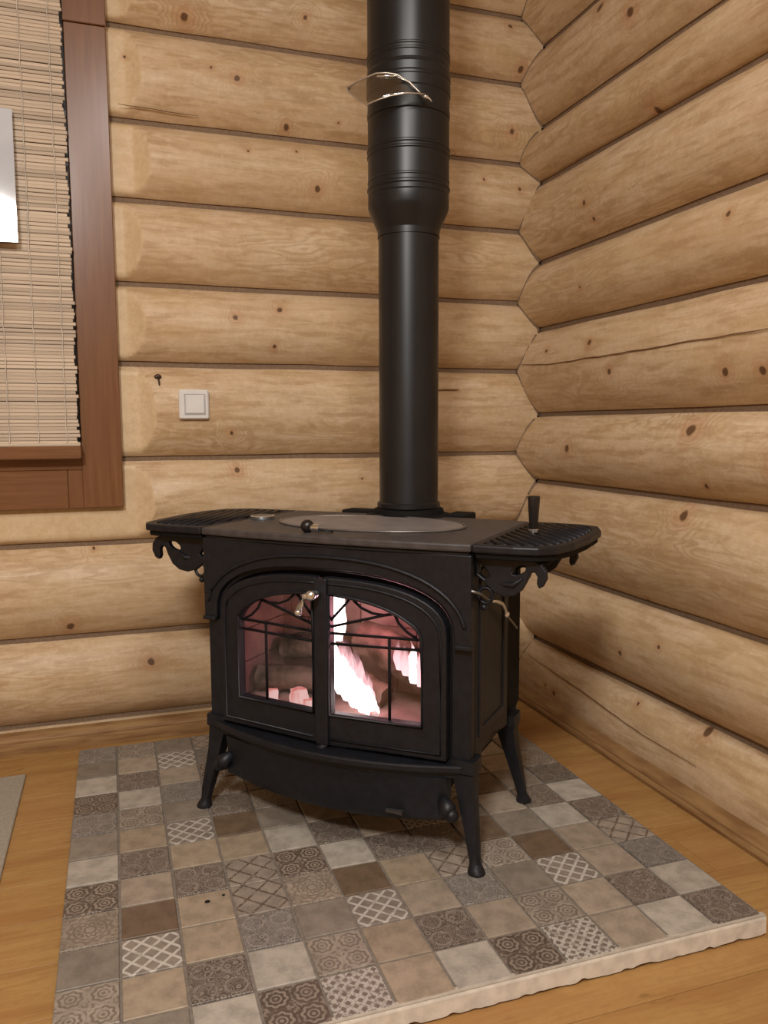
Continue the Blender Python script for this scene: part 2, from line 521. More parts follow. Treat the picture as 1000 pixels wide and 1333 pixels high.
# floor of planks
floor = tag(box('floor', -3.34, XG + .14, -3.64, YG + .14, -.10, -.012, M['caulk']), kind='structure')
yy = -3.5; r = 0
while yy < 1.40:
    wdt = .137
    cuts = [-3.2 + 1.15 * ((r * .37) % 1)]
    while cuts[-1] < .2: cuts.append(cuts[-1] + 1.9 + .5 * ((r * .61) % 1))
    xs = [-3.2] + [c for c in cuts if -3.1 < c < .22] + [.30]
    for a, b in zip(xs, xs[1:]):
        bm = bmesh.new(); add_box(bm, a + .0006, b - .0006, yy + .0007, yy + wdt - .0007, -.012, 0)
        link('plank', bm, M['floor'], floor, bevel=.0005)
    yy += wdt; r += 1


# baseboards: small stepped quarter mouldings under the logs
def base(name, axis):
    if axis == 0: prof = [(0, 0), (.034, 0), (.035, .016), (.033, .030), (.030, .033), (.030, .038), (.026, .046), (.018, .053), (0, .057)]
    else: prof = [(0, 0), (.050, 0), (.052, .010), (.049, .016), (.045, .018), (.044, .024), (.038, .030), (.026, .035), (0, .036)]
    bm = bmesh.new()
    if axis == 0:
        L = [-3.2, .20]; P = lambda a, q: (a, YB + .022 - q[0], q[1])
    else:
        L = [-3.5, 1.36]; P = lambda a, q: (XB + .010 - q[0], a, q[1])
    rows = [[bm.verts.new(P(a, q)) for q in prof] for a in L]
    for k in range(len(prof) - 1): bm.faces.new([rows[0][k], rows[0][k + 1], rows[1][k + 1], rows[1][k]])
    bm.faces.new(rows[0]); bm.faces.new(rows[1][::-1])
    return tag(link(name, bm, M['baseboard']), kind='structure')


base('baseboard_back', 0); base('baseboard_right', 1)

# ------------------------------------------------------------------ window with casing, sash and night pane
win = empty('window_1', (-1.85, YB, 1.5)); tag(win, kind='structure')
W0 = Vector((-1.85, YB, 1.5))


def wbox(name, x0, x1, y0, y1, z0, z1, mat, parent=win, bevel=.002):
    return box(name, x0 - W0.x, x1 - W0.x, y0 - W0.y, y1 - W0.y, z0 - W0.z, z1 - W0.z, mat, parent, bevel)


CY0, CY1 = 1.345, 1.372
wbox('casing_board', -1.164, -1.056, CY0, CY1, .692, 1.999, M['casing_v'])
wbox('casing_board', -1.203, -1.164, CY0, CY1, .692, .800, M['casing_v'])
wbox('casing_board', -2.60, -1.2035, CY0, CY1, .692, .800, M['casing_h'])
wbox('casing_board', -1.166, -1.055, CY0 - .002, CY1, 2.001, 2.30, M['casing_v'])
wbox('casing_board', -2.60, -1.166, CY0, CY1, 2.15, 2.30, M['casing_h'])
wbox('casing_board', -2.62, -2.50, CY0, CY1, .80, 2.15, M['casing_v'])
wbox('stool', -2.55, -1.163, 1.302, CY1, .833, .868, M['casing_h'], bevel=.003)
wbox('apron_rail', -2.50, -1.164, CY0 + .004, CY1, .800, .833, M['casing_h'])
wbox('sash_frame', -2.50, -1.164, 1.362, 1.374, .86, 2.15, M['night'])
g = wbox('window_pane', -2.44, -1.22, 1.3575, 1.3605, .93, 2.1, M['doorglass'], bevel=0)

# bamboo roll blind
blind = empty('bamboo_blind', (-1.84, 1.330, 2.2))
tag(blind, 'beige bamboo slat blind drawn down over the dark brown framed window', 'blind')
bz = .878; k = 0
sm = []
for variant in range(3):
    bm = bmesh.new()
    x1 = 1.84 - 1.168 + random.uniform(-.004, .004)
    add_box(bm, -.62, x1, -.0022, .0018, -.0047, .0047)
    o = link('slat', bm, M['slat'], blind, bevel=.0012); sm.append(o)
nsl = 0
while bz < 2.24:
    if nsl < 3: o = sm[nsl]
    else:
        o = sm[random.randrange(3)].copy(); COL.objects.link(o); o.parent = blind
    sag = .0
    o.location = (random.uniform(-.003, .003) + (0.0), random.uniform(-.0015, .0015) + -.004 * (2.2 - bz) / 1.3, bz - 2.2)
    o.rotation_euler = (random.uniform(-.25, .1), random.uniform(-.0012, .0012), 0)
    bz += .0098 + random.uniform(-.0007, .0007); nsl += 1
bm = bmesh.new(); add_box(bm, -.62, 1.84 - 1.165, -.010, -.002, .872 - 2.2 - .004, .872 - 2.2 + .007)
link('bottom_rail', bm, M['slat_light'], blind, bevel=.002)
for x in (-1.20, -1.272, -1.345, -1.42):
    bm = bmesh.new()
    add_tube(bm, [(x + 1.84 + .0015 * math.sin(q * 2.1), -.0075 - .004 * (1 - q / 60), .878 - 2.2 + q * .0225) for q in range(60)], .0013, 5)
    link('string', bm, M['string'], blind)
# pane hung in front of it
pane = box('glossy_panel', -.5, .105, -.0035, .0005, -.168, .172, M['hangpane'], None)
pane.location = (-1.401, 1.300, 1.572); pane.rotation_euler = (math.radians(-2.6), 0, 0)
tag(pane, 'glossy pale panel hung in front of the bamboo blind, mirroring a lamp', 'panel')

# light switch
sw = empty('light_switch', (-.8525, by(.985), .985))
tag(sw, 'white square rocker light switch on the log left of the stove pipe', 'light switch')
bm = bmesh.new(); add_box(bm, -.0425, .0425, -.013, .012, -.0425, .0425); link('frame', bm, M['white'], sw, bevel=.004)
bm = bmesh.new(); add_box(bm, -.0245, .0295, -.0172, -.010, -.027, .027); link('rocker', bm, M['white'], sw, bevel=.0025)
bm = bmesh.new(); add_box(bm, -.0275, .0325, -.0142, -.008, -.030, .030); link('rocker_seat', bm, plain('grey_gap', (.42, .42, .42), .4), sw)

# ------------------------------------------------------------------ tiled hearth
hearth = empty('tiled_hearth', (-.6, .6, 0))
tag(hearth, 'square tiled hearth pad of patchwork brown, grey and cream tiles under the stove', 'hearth')
bm = bmesh.new()
NE = 220
lo = []
add_box(bm, -.598, .602, -.592, .600, 0, .0372)
link('slab', bm, M['grout'], hearth)
bm = bmesh.new()   # rough cream plaster face along the front edge
prev = None
for i in range(NE + 1):
    x = -.60 + 1.205 * i / NE
    e = .009 * max(0, mnoise.noise(Vector((x * 16, 3, 1)))) + .007 * max(0, mnoise.noise(Vector((x * 47, 9, 1))))
    cur = [bm.verts.new(p) for p in ((x, -.592, .0368), (x, -.6035, .0368), (x, -.6045, .033), (x, -.6045 - .002 * mnoise.noise(Vector((x * 30, 0, 4))), .004 + e), (x, -.592, 0.002 + e))]
    if prev:
        for k in range(4): bm.faces.new([prev[k], prev[k + 1], cur[k + 1], cur[k]])
        bm.faces.new([prev[4], prev[0], cur[0], cur[4]])
    else: first = cur
    prev = cur
bm.faces.new(first); bm.faces.new(prev[::-1])
link('front_edge', bm, M['plaster'], hearth)
bm = bmesh.new(); add_box(bm, -.603, .606, -.6025, -.592, .0374, .0392); link('edge_strip', bm, plain('pale_edge_strip', (.43, .375, .31), .7), hearth)


def tile_mat(name, kind, c0, c1=None):
    t = NT('tile_' + name)
    info = t.n('ShaderNodeObjectInfo').outputs['Random']
    co = t.coord()
    p = t.mapping(co, (1 / .0485, 1 / .0485, 0))
    sep = t.n('ShaderNodeSeparateXYZ'); t.put(sep.inputs[0], p)
    x, y = sep.outputs[0], sep.outputs[1]
    shv = t.n('ShaderNodeCombineXYZ'); t.put(shv.inputs[0], t.math('MULTIPLY', info, 40.)); t.put(shv.inputs[1], t.math('MULTIPLY', info, 23.))
    cr = t.vm('ADD', p, shv.outputs[0])
    n1 = t.noise(cr, 1.3, 4, .6); n2 = t.noise(cr, 9, 3, .6); n3 = t.noise(cr, 2.4, 4, .65)
    base_ = t.mix(t.rng(n1, .35, .68), c0, tuple(v * .70 for v in c0))
    base_ = t.mix(t.rng(n2, .45, .8, 0, .45), base_, tuple(min(1, v * 1.22) for v in c0))
    pat = None

    def lines(freq, wid):
        d1 = t.math('ABSOLUTE', t.math('SUBTRACT', t.math('FRACT', t.math('ADD', t.math('MULTIPLY', t.math('ADD', x, y), freq), 10.)), .5))
        d2 = t.math('ABSOLUTE', t.math('SUBTRACT', t.math('FRACT', t.math('ADD', t.math('MULTIPLY', t.math('SUBTRACT', x, y), freq), 10.)), .5))
        return t.rng(t.math('MINIMUM', d1, d2), wid, wid * 1.6, 1., 0.)

    def polar(fx, off):
        px = t.math('SUBTRACT', t.math('FRACT', t.math('ADD', t.math('MULTIPLY', x, fx), off)), .5)
        py = t.math('SUBTRACT', t.math('FRACT', t.math('ADD', t.math('MULTIPLY', y, fx), off)), .5)
        return t.math('SQRT', t.math('ADD', t.math('MULTIPLY', px, px), t.math('MULTIPLY', py, py))), t.math('ARCTAN2', py, px)

    def band(r, c, wd): return t.rng(t.math('ABSOLUTE', t.math('SUBTRACT', r, c)), wd * .6, wd * 1.3, 1., 0.)

    def mx(*a):
        o = a[0]
        for b in a[1:]: o = t.math('MAXIMUM', o, b)
        return o

    if kind == 'lattice': pat = lines(1.5, .085)
    elif kind == 'cross': pat = t.math('MULTIPLY', lines(1.0, .052), t.rng(n2, .36, .46))
    elif kind == 'check':
        pat = t.math('MULTIPLY', lines(2.4, .17), t.rng(n2, .35, .5))
    elif kind in ('medallion', 'circle'):
        r, th = polar(1., 10.) if kind == 'medallion' else polar(.5, 10.5)
        wob = t.math('MULTIPLY', t.math('SINE', t.math('MULTIPLY', th, 8. if kind == 'medallion' else 12.)), .03)
        rr = t.math('ADD', r, wob)
        if kind == 'medallion':
            pat = mx(band(rr, .34, .05), band(r, .17, .035), t.rng(r, .05, .09, 1., 0.), t.math('MULTIPLY', t.rng(r, .46, .52), t.rng(n2, .42, .58)))
        else:
            pat = mx(band(r, .10, .022), band(rr, .19, .025), band(r, .285, .02), t.math('MULTIPLY', band(rr, .37, .04), .8), t.math('MULTIPLY', t.rng(r, .43, .47), t.rng(n2, .45, .56)))
    elif kind == 'lace':
        vo = t.n('ShaderNodeTexVoronoi'); t.put(vo.inputs['Vector'], cr); vo.inputs['Scale'].default_value = 3.4; vo.inputs['Randomness'].default_value = .55
        r, th = polar(1., 10.)
        pat = mx(t.rng(t.math('SINE', t.math('MULTIPLY', vo.outputs['Distance'], 26.)), .25, .7), t.math('MULTIPLY', band(r, .36, .04), .8))
        pat = t.math('MULTIPLY', pat, t.rng(n2, .30, .52, .2, 1.))
    if pat is not None:
        wear = t.rng(n3, .30, .52, .25, 1.)
        base_ = t.mix(t.math('MULTIPLY', t.math('MULTIPLY', pat, wear), .9), base_, c1)
    k = t.n('ShaderNodeVectorMath', operation='SCALE'); t.put(k.inputs[0], base_)
    t.put(k.inputs['Scale'], t.math('ADD', t.math('MULTIPLY', info, .14), .75))
    t.bump(n2, .10, .0006)
    return t.done(k.outputs[0], .46, 0, .4)


TM = {
    'W': tile_mat('cream', 'plain', (.500, .445, .375)),
    'B': tile_mat('beige', 'plain', (.400, .325, .250)),
    'T': tile_mat('sand', 'plain', (.400, .315, .225)),
    'N': tile_mat('brown', 'plain', (.178, .120, .078)),
    'G': tile_mat('grey', 'plain', (.275, .232, .185)),
    'D': tile_mat('dark_lace', 'lace', (.150, .116, .092), (.320, .270, .225)),
    'M': tile_mat('dark_medallion', 'medallion', (.135, .098, .074), (.330, .270, .215)),
    'F': tile_mat('light_medallion', 'medallion', (.390, .330, .265), (.175, .135, .105)),
    'L': tile_mat('white_lattice', 'lattice', (.285, .238, .195), (.600, .555, .490)),
    'X': tile_mat('dark_cross', 'cross', (.375, .312, .250), (.115, .078, .056)),
    'P': tile_mat('pale_check', 'check', (.205, .165, .135), (.540, .490, .430)),
    'C': tile_mat('round_ornament', 'circle', (.375, .312, .245), (.190, .142, .105)),
    'S': tile_mat('grey_lace', 'lace', (.195, .172, .150), (.350, .310, .270)),
}
# rows from the front edge back, each from the right-hand edge to the left
ROWS = ["DWBPMWTPMWGD", "WDBFBDTFWDTF", "SBLGSBLGSTLG", "XBNFXTNCXTNC", "DWGNDDWMXDBM", "WDBGPBDWTTDW",
        "DGNLTGBGNLTG", "FBDWSNTFDGFS", "GWFDBLGDFSWM", "WDTNFWDBMBDW", "DLGWDTNWSLBG", "BFWXDGBNXGFS"]
sq = {}
bm = bmesh.new()
hs = .0476
prof_t = [(hs, .0360), (hs, .0392), (hs - .0012, .0402)]
rows_ = [[bm.verts.new((sx * r_, sy * r_, z_)) for sx, sy in ((-1, -1), (1, -1), (1, 1), (-1, 1))] for r_, z_ in prof_t]
for A, B in zip(rows_, rows_[1:]):
    for q in range(4): bm.faces.new([A[q], A[(q + 1) % 4], B[(q + 1) % 4], B[q]])
bm.faces.new(rows_[-1]); bm.faces.new(rows_[0][::-1])
bmesh.ops.recalc_face_normals(bm, faces=bm.faces[:])
base_me = bpy.data.meshes.new('tile'); bm.to_mesh(base_me); bm.free()
for kch, m_ in TM.items():
    me = base_me.copy(); me.materials.append(m_); sq[kch] = me
for v, row in enumerate(ROWS):
    for u, ch in enumerate(row):
        o = bpy.data.objects.new('tile', sq[ch]); COL.objects.link(o); o.parent = hearth
        o.location = (.6 - (u + .5) * .1 + random.uniform(-.0006, .0006), -.6 + (v + .5) * .1 + random.uniform(-.0006, .0006), random.uniform(-.0005, .0003))
        o.rotation_euler = (0, 0, random.choice((0, PI / 2, PI, -PI / 2)) + random.uniform(-.006, .006))
for x, y, s, lab in ((-.9455, .3646, .0042, 'larger black soot crumb lying on a sand coloured hearth tile'), (-.9143, .3771, .0026, 'smaller black soot crumb by the joint of the dark cross hearth tile')):
    bm = bmesh.new(); add_ball(bm, (0, 0, s * .45), s, 1.2, .8, .5)
    o = link('soot_crumb', bm, M['soot'], smooth='all'); o.location = (x, y, .0404)
    tag(o, lab, 'soot')

# floor mat at the left
bm = bmesh.new(); add_box(bm, -2.6, -1.331, .30, 1.165, .0004, .0065)
mat_o = link('floor_mat', bm, M['mat'], bevel=.002); tag(mat_o, 'flat grey beige mat on the floorboards left of the tiled hearth', 'mat')

# ------------------------------------------------------------------ wood stove (local axes: x right along its front, y to its back, z up)
ST = Vector((-.6699, .5234, .04)); SA = math.atan2(-.69826, .71584)
stove = empty('wood_stove', ST, SA)
tag(stove, 'black cast iron wood stove with glass doors and a fire burning inside', 'stove')
IR = M['iron']


def vee(u): return -.024 * (1 - min(abs(u), .275) / .275)
def fp(base_v): return lambda u, z, d: (u, base_v + vee(u) + d, z)


def arch_o(u, g=0.):            # outline of the pair of doors, grown by g
    a = .272 + g
    return .468 + (.106 + g) * max(0, 1 - (abs(u) / a) ** 2.5) ** (1 / 2.5)


def arch_i(u): return .452 + .082 * math.sqrt(max(0, 1 - (u / .2165) ** 2))


def cosp(a, n):                 # sample positions denser toward the ends
    return [a * math.sin(PI / 2 * i / n) for i in range(n + 1)]


def frame_loops(g, zb):
    us = cosp(.272 + g, 14)
    arc = [(-u, arch_o(u, g)) for u in us[::-1]] + [(u, arch_o(u, g)) for u in us[1:]]
    return [(-(.272 + g), zb)] + arc + [(.272 + g, zb)]


# surround behind and around the doors
HW = .316
outer = [(-HW, .205), (-HW, .636), (0, .636), (HW, .636), (HW, .205)]
bm = bmesh.new()
add_prism(bm, [outer, frame_loops(.003, .214)], lambda u, z, d: (u, .012 + d, z), 0, .03)
front = link('front_frame', bm, IR, stove, bevel=.002)
stop = [(u * .955, z if z < .3 else .452 + (z - .452) * .90) for u, z in frame_loops(.0, .240)]
bm = bmesh.new(); add_prism(bm, [frame_loops(.012, .208), stop], lambda u, z, d: (u, .0215 + d, z), 0, .02)
link('door_stop', bm, M['soot'], front)
# raised spandrel with shoulders over the arch
us = cosp(.284, 14)
arc = [(-u, arch_o(u, .012)) for u in us[::-1]] + [(u, arch_o(u, .012)) for u in us[1:]]
loop = [(-HW - .002, .452), (-HW - .002, .634), (0, .634), (HW + .002, .634), (HW + .002, .452), (.284, .452)] + arc[::-1] + [(-.284, .452)]
bm = bmesh.new()
add_prism(bm, [loop], lambda u, z, d: (u, .000 + vee(u) * .55 * max(0, 1 - (u / .3) ** 2) + d, z), 0, .016)
link('spandrel', bm, IR, front, bevel=.003, seg=2)
bm = bmesh.new()
us = cosp(.306, 16)
add_tube(bm, [(s, -.001 + vee(s) * .55 * max(0, 1 - (s / .3) ** 2), .462 + (.150) * max(0, 1 - (abs(s) / .309) ** 2.3) ** (1 / 2.3)) for s in [-u for u in us[::-1]] + us[1:]], .0042, 6)
link('arch_moulding', bm, IR, front, smooth='all')
for s in (-1, 1):
    bm = bmesh.new(); add_box(bm, min(s * .286, s * .320), max(s * .286, s * .320), -.005, .014, .447, .456)
    link('shoulder', bm, IR, front, bevel=.002)


def door(side):
    dsgn = 1 if side == 'right' else -1
    dr = empty('door', (0, 0, 0)); dr.parent = stove
    a0 = .0035 if dsgn > 0 else .010
    us = [a0] + [u for u in cosp(.270, 14) if u > a0 + .01]
    ol = [(dsgn * u, arch_o(u, -.002)) for u in us]
    lp = [(dsgn * a0, .218)] + ol + [(dsgn * .270, .218)]
    iu = [.0215] + [u for u in cosp(.2165, 16) if u > .03]
    il = [(dsgn * .0215, .286)] + [(dsgn * u, arch_i(u)) for u in iu] + [(dsgn * .2165, .286)]
    bm = bmesh.new(); add_prism(bm, [lp, il], fp(-.004), 0, .022)
    link('door_frame', bm, IR, dr, bevel=.003, seg=2)
    # stepped inner rim and outer bead
    bm = bmesh.new()
    ring = [(dsgn * .0185, .282)] + [(dsgn * (u + (.003 if u > .2 else -.003 if u < .03 else 0)), arch_i(u) + .004) for u in iu] + [(dsgn * .2205, .282)]
    add_tube(bm, [(u, -.005 + vee(u), z) for u, z in ring], .0036, 6, closed=True)
    ring = [(dsgn * (u * .955 + .0), arch_o(u, -.002) - .012) for u in us]
    add_tube(bm, [(u, -.0045 + vee(u), z) for u, z in ring] + [(dsgn * .258, -.0045 + vee(.258), .231), (dsgn * .02, -.0045 + vee(.02), .231)], .0028, 6)
    link('rim', bm, IR, dr, smooth='all')
    # pane of glass
    gl = [(dsgn * .017, .281)] + [(dsgn * u, arch_i(u) + .004) for u in iu] + [(dsgn * .2205, .281)]
    bm = bmesh.new(); add_prism(bm, [gl], fp(-.004), .013, .017)
    link('glass_pane', bm, M['doorglass'], dr)
    # tracery: sunburst over two rails and a mullion
    P = lambda u, z: (dsgn * u, .005 + vee(u), z)
    RB = .0031

    def bar(pts, r=RB, nm='tracery_bar'):
        bm = bmesh.new(); add_tube(bm, [P(*p) for p in pts], r, 6); link(nm, bm, M['soot'], dr, smooth='all')
    bar([(.018, .455), (.214, .458)]); bar([(.018, .433), (.214, .437)])
    bar([(.148, .458), (.148, .282)])
    bar([(.018, .468), (.085, .487), (.152, .506)])
    bar([(.018, .480), (.050, .515), (.064, .532)])
    bar([(.070, .528), (.088, .513), (.112, .504), (.140, .502), (.158, .506)], .0028)
    bar([(.158, .508), (.168, .488), (.186, .471), (.206, .460)], .0028)
    return dr


door_l = door('left'); door_r = door('right')
# overlapping centre stile belongs to the right door
bm = bmesh.new(); add_prism(bm, [[(-.010, .2185), (-.010, .5715), (.019, .5705), (.019, .2185)]], fp(-.012), 0, .010)
link('centre_stile', bm, IR, door_r, bevel=.003, seg=2)
bm = bmesh.new()
add_tube(bm, [(.000, -.034, .539), (.000, -.060, .541)], .0085, 14)
add_ball(bm, (.000, -.062, .541), .0115)
add_tube(bm, [(.000, -.062, .541), (-.012, -.066, .538), (-.020, -.068, .524), (-.026, -.069, .508)], [.008, .0068, .0055, .0062], 10)
add_ball(bm, (-.0265, -.069, .505), .0078)
link('door_latch', bm, M['chrome'], door_r, smooth='all')

# side and back castings
for s in (-1, 1):
    u0, u1 = (s * .296, s * HW)
    bm = bmesh.new()
    sk = [(.030, .205), (.030, .634), (.255, .634), (.255, .212), (.225, .214), (.15, .232), (.075, .214)]
    add_prism(bm, [sk], lambda p, q, d: (u0 + d, p, q), 0, u1 - u0)
    sp = link('side_panel', bm, IR, stove, bevel=.002)
    bm = bmesh.new()
    add_prism(bm, [[(.055, .255), (.055, .600), (.230, .600), (.230, .255)], [(.072, .272), (.072, .583), (.213, .583), (.213, .272)]],
              lambda p, q, d: (u1 - s * .002 + s * d, p, q), 0, .006)
    link('panel_moulding', bm, IR, sp, bevel=.002)
    bm = bmesh.new()
    add_prism(bm, [[(.252, .212), (.252, .636), (.392, .636), (.392, .225), (.33, .205)]], lambda p, q, d: (s * .282 + s * d, p, q), 0, .022)
    link('rear_side_panel', bm, M['soot'], stove, bevel=.002)
bm = bmesh.new(); add_box(bm, -.29, .29, .372, .392, .21, .636); link('back_panel', bm, M['soot'], stove)
bm = bmesh.new(); add_box(bm, -.30, .30, .030, .385, .198, .216); link('bottom_plate', bm, IR, stove)
# firebox lining
fbx = empty('firebox', (0, 0, 0)); fbx.parent = stove
bm = bmesh.new()
nb = 0
link('fire_floor', (lambda b: (add_box(b, -.278, .278, .030, .262, .236, .252), b)[1])(bmesh.new()), M['firebrick'], fbx)
for row in range(4):
    for c in range(-3, 4):
        x0 = c * .098 - .049 + (.049 if row % 2 else 0); x1 = x0 + .096
        x0, x1 = max(x0, -.278), min(x1, .278)
        if x1 - x0 < .02: continue
        link('fire_brick', (lambda b: (add_box(b, x0, x1, .250, .275, .253 + row * .078, .253 + row * .078 + .076), b)[1])(bmesh.new()), M['firebrick'], fbx, bevel=.002)
for s in (-1, 1):
    for row in range(4):
        link('fire_brick', (lambda b: (add_box(b, min(s * .268, s * .290), max(s * .268, s * .290), .046, .250, .253 + row * .078, .253 + row * .078 + .076), b)[1])(bmesh.new()), M['firebrick'], fbx, bevel=.002)
link('baffle', (lambda b: (add_box(b, -.29, .29, .046, .272, .570, .582), b)[1])(bmesh.new()), M['soot'], fbx)

# top plate with a bowed front edge, griddle, shelves
ZT = .656
fr = [(u, -.004 - .018 * (1 - (u / .318) ** 2)) for u in [-.318 + .636 * i / 16 for i in range(17)]]
loop = fr + [(.318, .405), (.2, .412), (-.2, .412), (-.318, .405)]
bm = bmesh.new(); add_prism(bm, [loop], lambda p, q, d: (p, q, d), .640, ZT)
top = link('top_plate', bm, M['iron_top'], stove, bevel=.004, seg=2)
bm = bmesh.new()
loop2 = [(u * .985, v + .008) for u, v in fr] + [(.31, .395), (-.31, .395)]
add_prism(bm, [loop2], lambda p, q, d: (p, q, d), .630, .6405)
link('top_moulding', bm, IR, top, bevel=.003)
ell = lambda a, b, n=48: [(a * math.cos(2 * PI * i / n), .205 + b * math.sin(2 * PI * i / n)) for i in range(n)]
bm = bmesh.new(); add_prism(bm, [ell(.225, .135)], lambda p, q, d: (p, q, d), ZT - .004, ZT + .0035)
gr = link('griddle', bm, M['griddle'], stove, bevel=.002)
bm = bmesh.new(); add_tube(bm, [(p, q, ZT + .0025) for p, q in ell(.2275, .1375)], .0028, 6, closed=True); link('griddle_rim', bm, plain('bright_worn_rim', (.20, .18, .165), .3, .6), gr, smooth='all')
bm = bmesh.new(); add_ball(bm, (-.056, .020, ZT + .014), .0145, 1, 1, .95); add_lathe(bm, [(.008, 0), (.006, .008)], (-.056, .020, ZT), 12)
gk = link('damper_knob', bm, M['blackwood'], stove, smooth='all')
bm = bmesh.new(); add_tube(bm, [(-.046, .020, ZT + .011), (-.026, .021, ZT + .011)], [.0075, .0095], 12); link('ferrule', bm, M['chrome'], gk, smooth=True)
bm = bmesh.new(); add_tube(bm, [(-.030, .021, ZT + .008), (.004, .024, ZT + .004)], [.007, .004], 8, flat=.5); link('damper_arm', bm, IR, gk, smooth='all')

# flue collar at the back of the top
bm = bmesh.new()
add_lathe(bm, [(.118, .615), (.118, .650), (.106, .658), (.090, .661), (.088, .672), (.079, .674)], (0, .426, 0), 40)
link('flue_collar', bm, M['soot'], stove, smooth=True)
bm = bmesh.new(); add_box(bm, -.19, -.10, .415, .475, .63, .662); add_box(bm, .10, .155, .415, .500, .63, .662)
link('collar_lugs', bm, M['soot'], stove, bevel=.004)

# folding warming shelves
OUTL = {1: [(.3195, -.004), (.40, -.002), (.445, .006), (.474, .036), (.492, .10), (.502, .20), (.503, .31), (.485, .375), (.44, .40), (.3195, .404)],
        -1: [(-.3195, -.004), (-.43, -.004), (-.485, .004), (-.508, .03), (-.524, .10), (-.540, .20), (-.543, .29), (-.52, .36), (-.46, .40), (-.3195, .404)]}
for s in (1, -1):
    o_ = OUTL[s]
    cx = .40 * s; cy = .2
    ins = [((p - cx) * .80 + cx, (q - cy) * .90 + cy) for p, q in o_]
    bm = bmesh.new()
    add_prism(bm, [o_, ins], lambda p, q, d: (p, q, d), .640, ZT)
    sh = link('warming_shelf', bm, IR, stove, bevel=.004, seg=2)
    bm = bmesh.new(); lower = [((p - cx) * .94 + cx, (q - cy) * .96 + cy) for p, q in o_]
    add_prism(bm, [lower], lambda p, q, d: (p, q, d), .628, .645)
    link('shelf_tray', bm, M['soot'], sh, bevel=.002)
    # slanting grille bars, clipped to the tray
    from mathutils.geometry import intersect_line_line_2d
    dirv = Vector((-.62, .78)) if s > 0 else Vector((-.30, .95)); nor = Vector((dirv.y, -dirv.x))
    for k in range(-14, 15):
        c = Vector((cx, cy)) + nor * k * .0215
        hits = []
        for a, b in zip(ins, ins[1:] + ins[:1]):
            h = intersect_line_line_2d(c - dirv, c + dirv, Vector(a), Vector(b))
            if h is not None: hits.append(h)
        if len(hits) >= 2:
            hits.sort(key=lambda h: h.dot(dirv)); a, b = hits[0], hits[-1]
            if (b - a).length < .015: continue
            bm = bmesh.new(); add_tube(bm, [(a.x, a.y, .6525), (b.x, b.y, .6525)], .0056, 6)
            link('grille_bar', bm, IR, sh, smooth='all')

# scrolled shelf brackets (outline drawn for the right side, mirrored for the left)
for s in (1, -1):
    for v0 in (.030, .300):
        br = empty('shelf_bracket', (0, 0, 0)); br.parent = stove
        KU, KZ = (1.0, 1.12) if s > 0 else (1.26, 1.25)
        ru = 0. if s > 0 else .020
        body = [(.316, .628), (.350, .629), (.400, .629), (.430, .628), (.446, .622), (.455, .610), (.456, .597), (.449, .584), (.441, .580), (.437, .588),
                (.438, .600), (.432, .608), (.424, .604), (.418, .590), (.408, .574), (.393, .564), (.374, .561), (.356, .566), (.343, .575), (.330, .586), (.318, .592)]
        hole1 = [(.402 + .014 * math.cos(a), .609 + .0075 * math.sin(a) + .004 * math.cos(a)) for a in [2 * PI * i / 10 for i in range(10)]]
        hole2 = [(.322, .598), (.335, .590), (.345, .596), (.336, .608), (.326, .618)]
        bm = bmesh.new(); add_prism(bm, [body, hole1, hole2], lambda p, q, d: (s * (.316 + (p - .316) * KU), v0 + d, .628 + (q - .628) * KZ), 0, .014)
        link('scroll', bm, IR, br, bevel=.003, seg=2)
        bm = bmesh.new()
        add_tube(bm, [(s * (.335 + ru + .0145 * math.cos(a)), v0 + .007, .5515 + .0155 * math.sin(a)) for a in [2 * PI * i / 16 for i in range(16)]], .0038, 6, closed=True, up=Vector((0, 1, 0)))
        add_ball(bm, (s * (.332 + ru), v0 + .007, .528), .0066)
        add_tube(bm, [(s * (.342 + ru), v0 + .007, .565), (s * (.36 + ru), v0 + .006, .578), (s * .392, v0 - .001, .578), (s * .41, v0 - .001, .592)], [.003, .006, .006, .002], 6)
        link('ring_scroll', bm, IR, br, smooth='all')

# side air lever with bright coil
bm = bmesh.new(); add_tube(bm, [(.318, .000, .566), (.330, .012, .560), (.333, .06, .538)], .0032, 6); add_tube(bm, [(.333, .175, .486), (.333, .21, .465), (.333, .262, .434)], .0030, 6)
lv = link('air_lever', bm, plain('steel_rod', (.22, .21, .20), .35, .8), stove, smooth='all')
bm = bmesh.new(); add_tube(bm, [(.334, .06, .538), (.339, .09, .530), (.341, .125, .518), (.338, .155, .500), (.334, .177, .485)], .0043, 8); add_ball(bm, (.334, .178, .484), .0075)
link('spring_coil', bm, M['chrome'], lv, smooth='all')

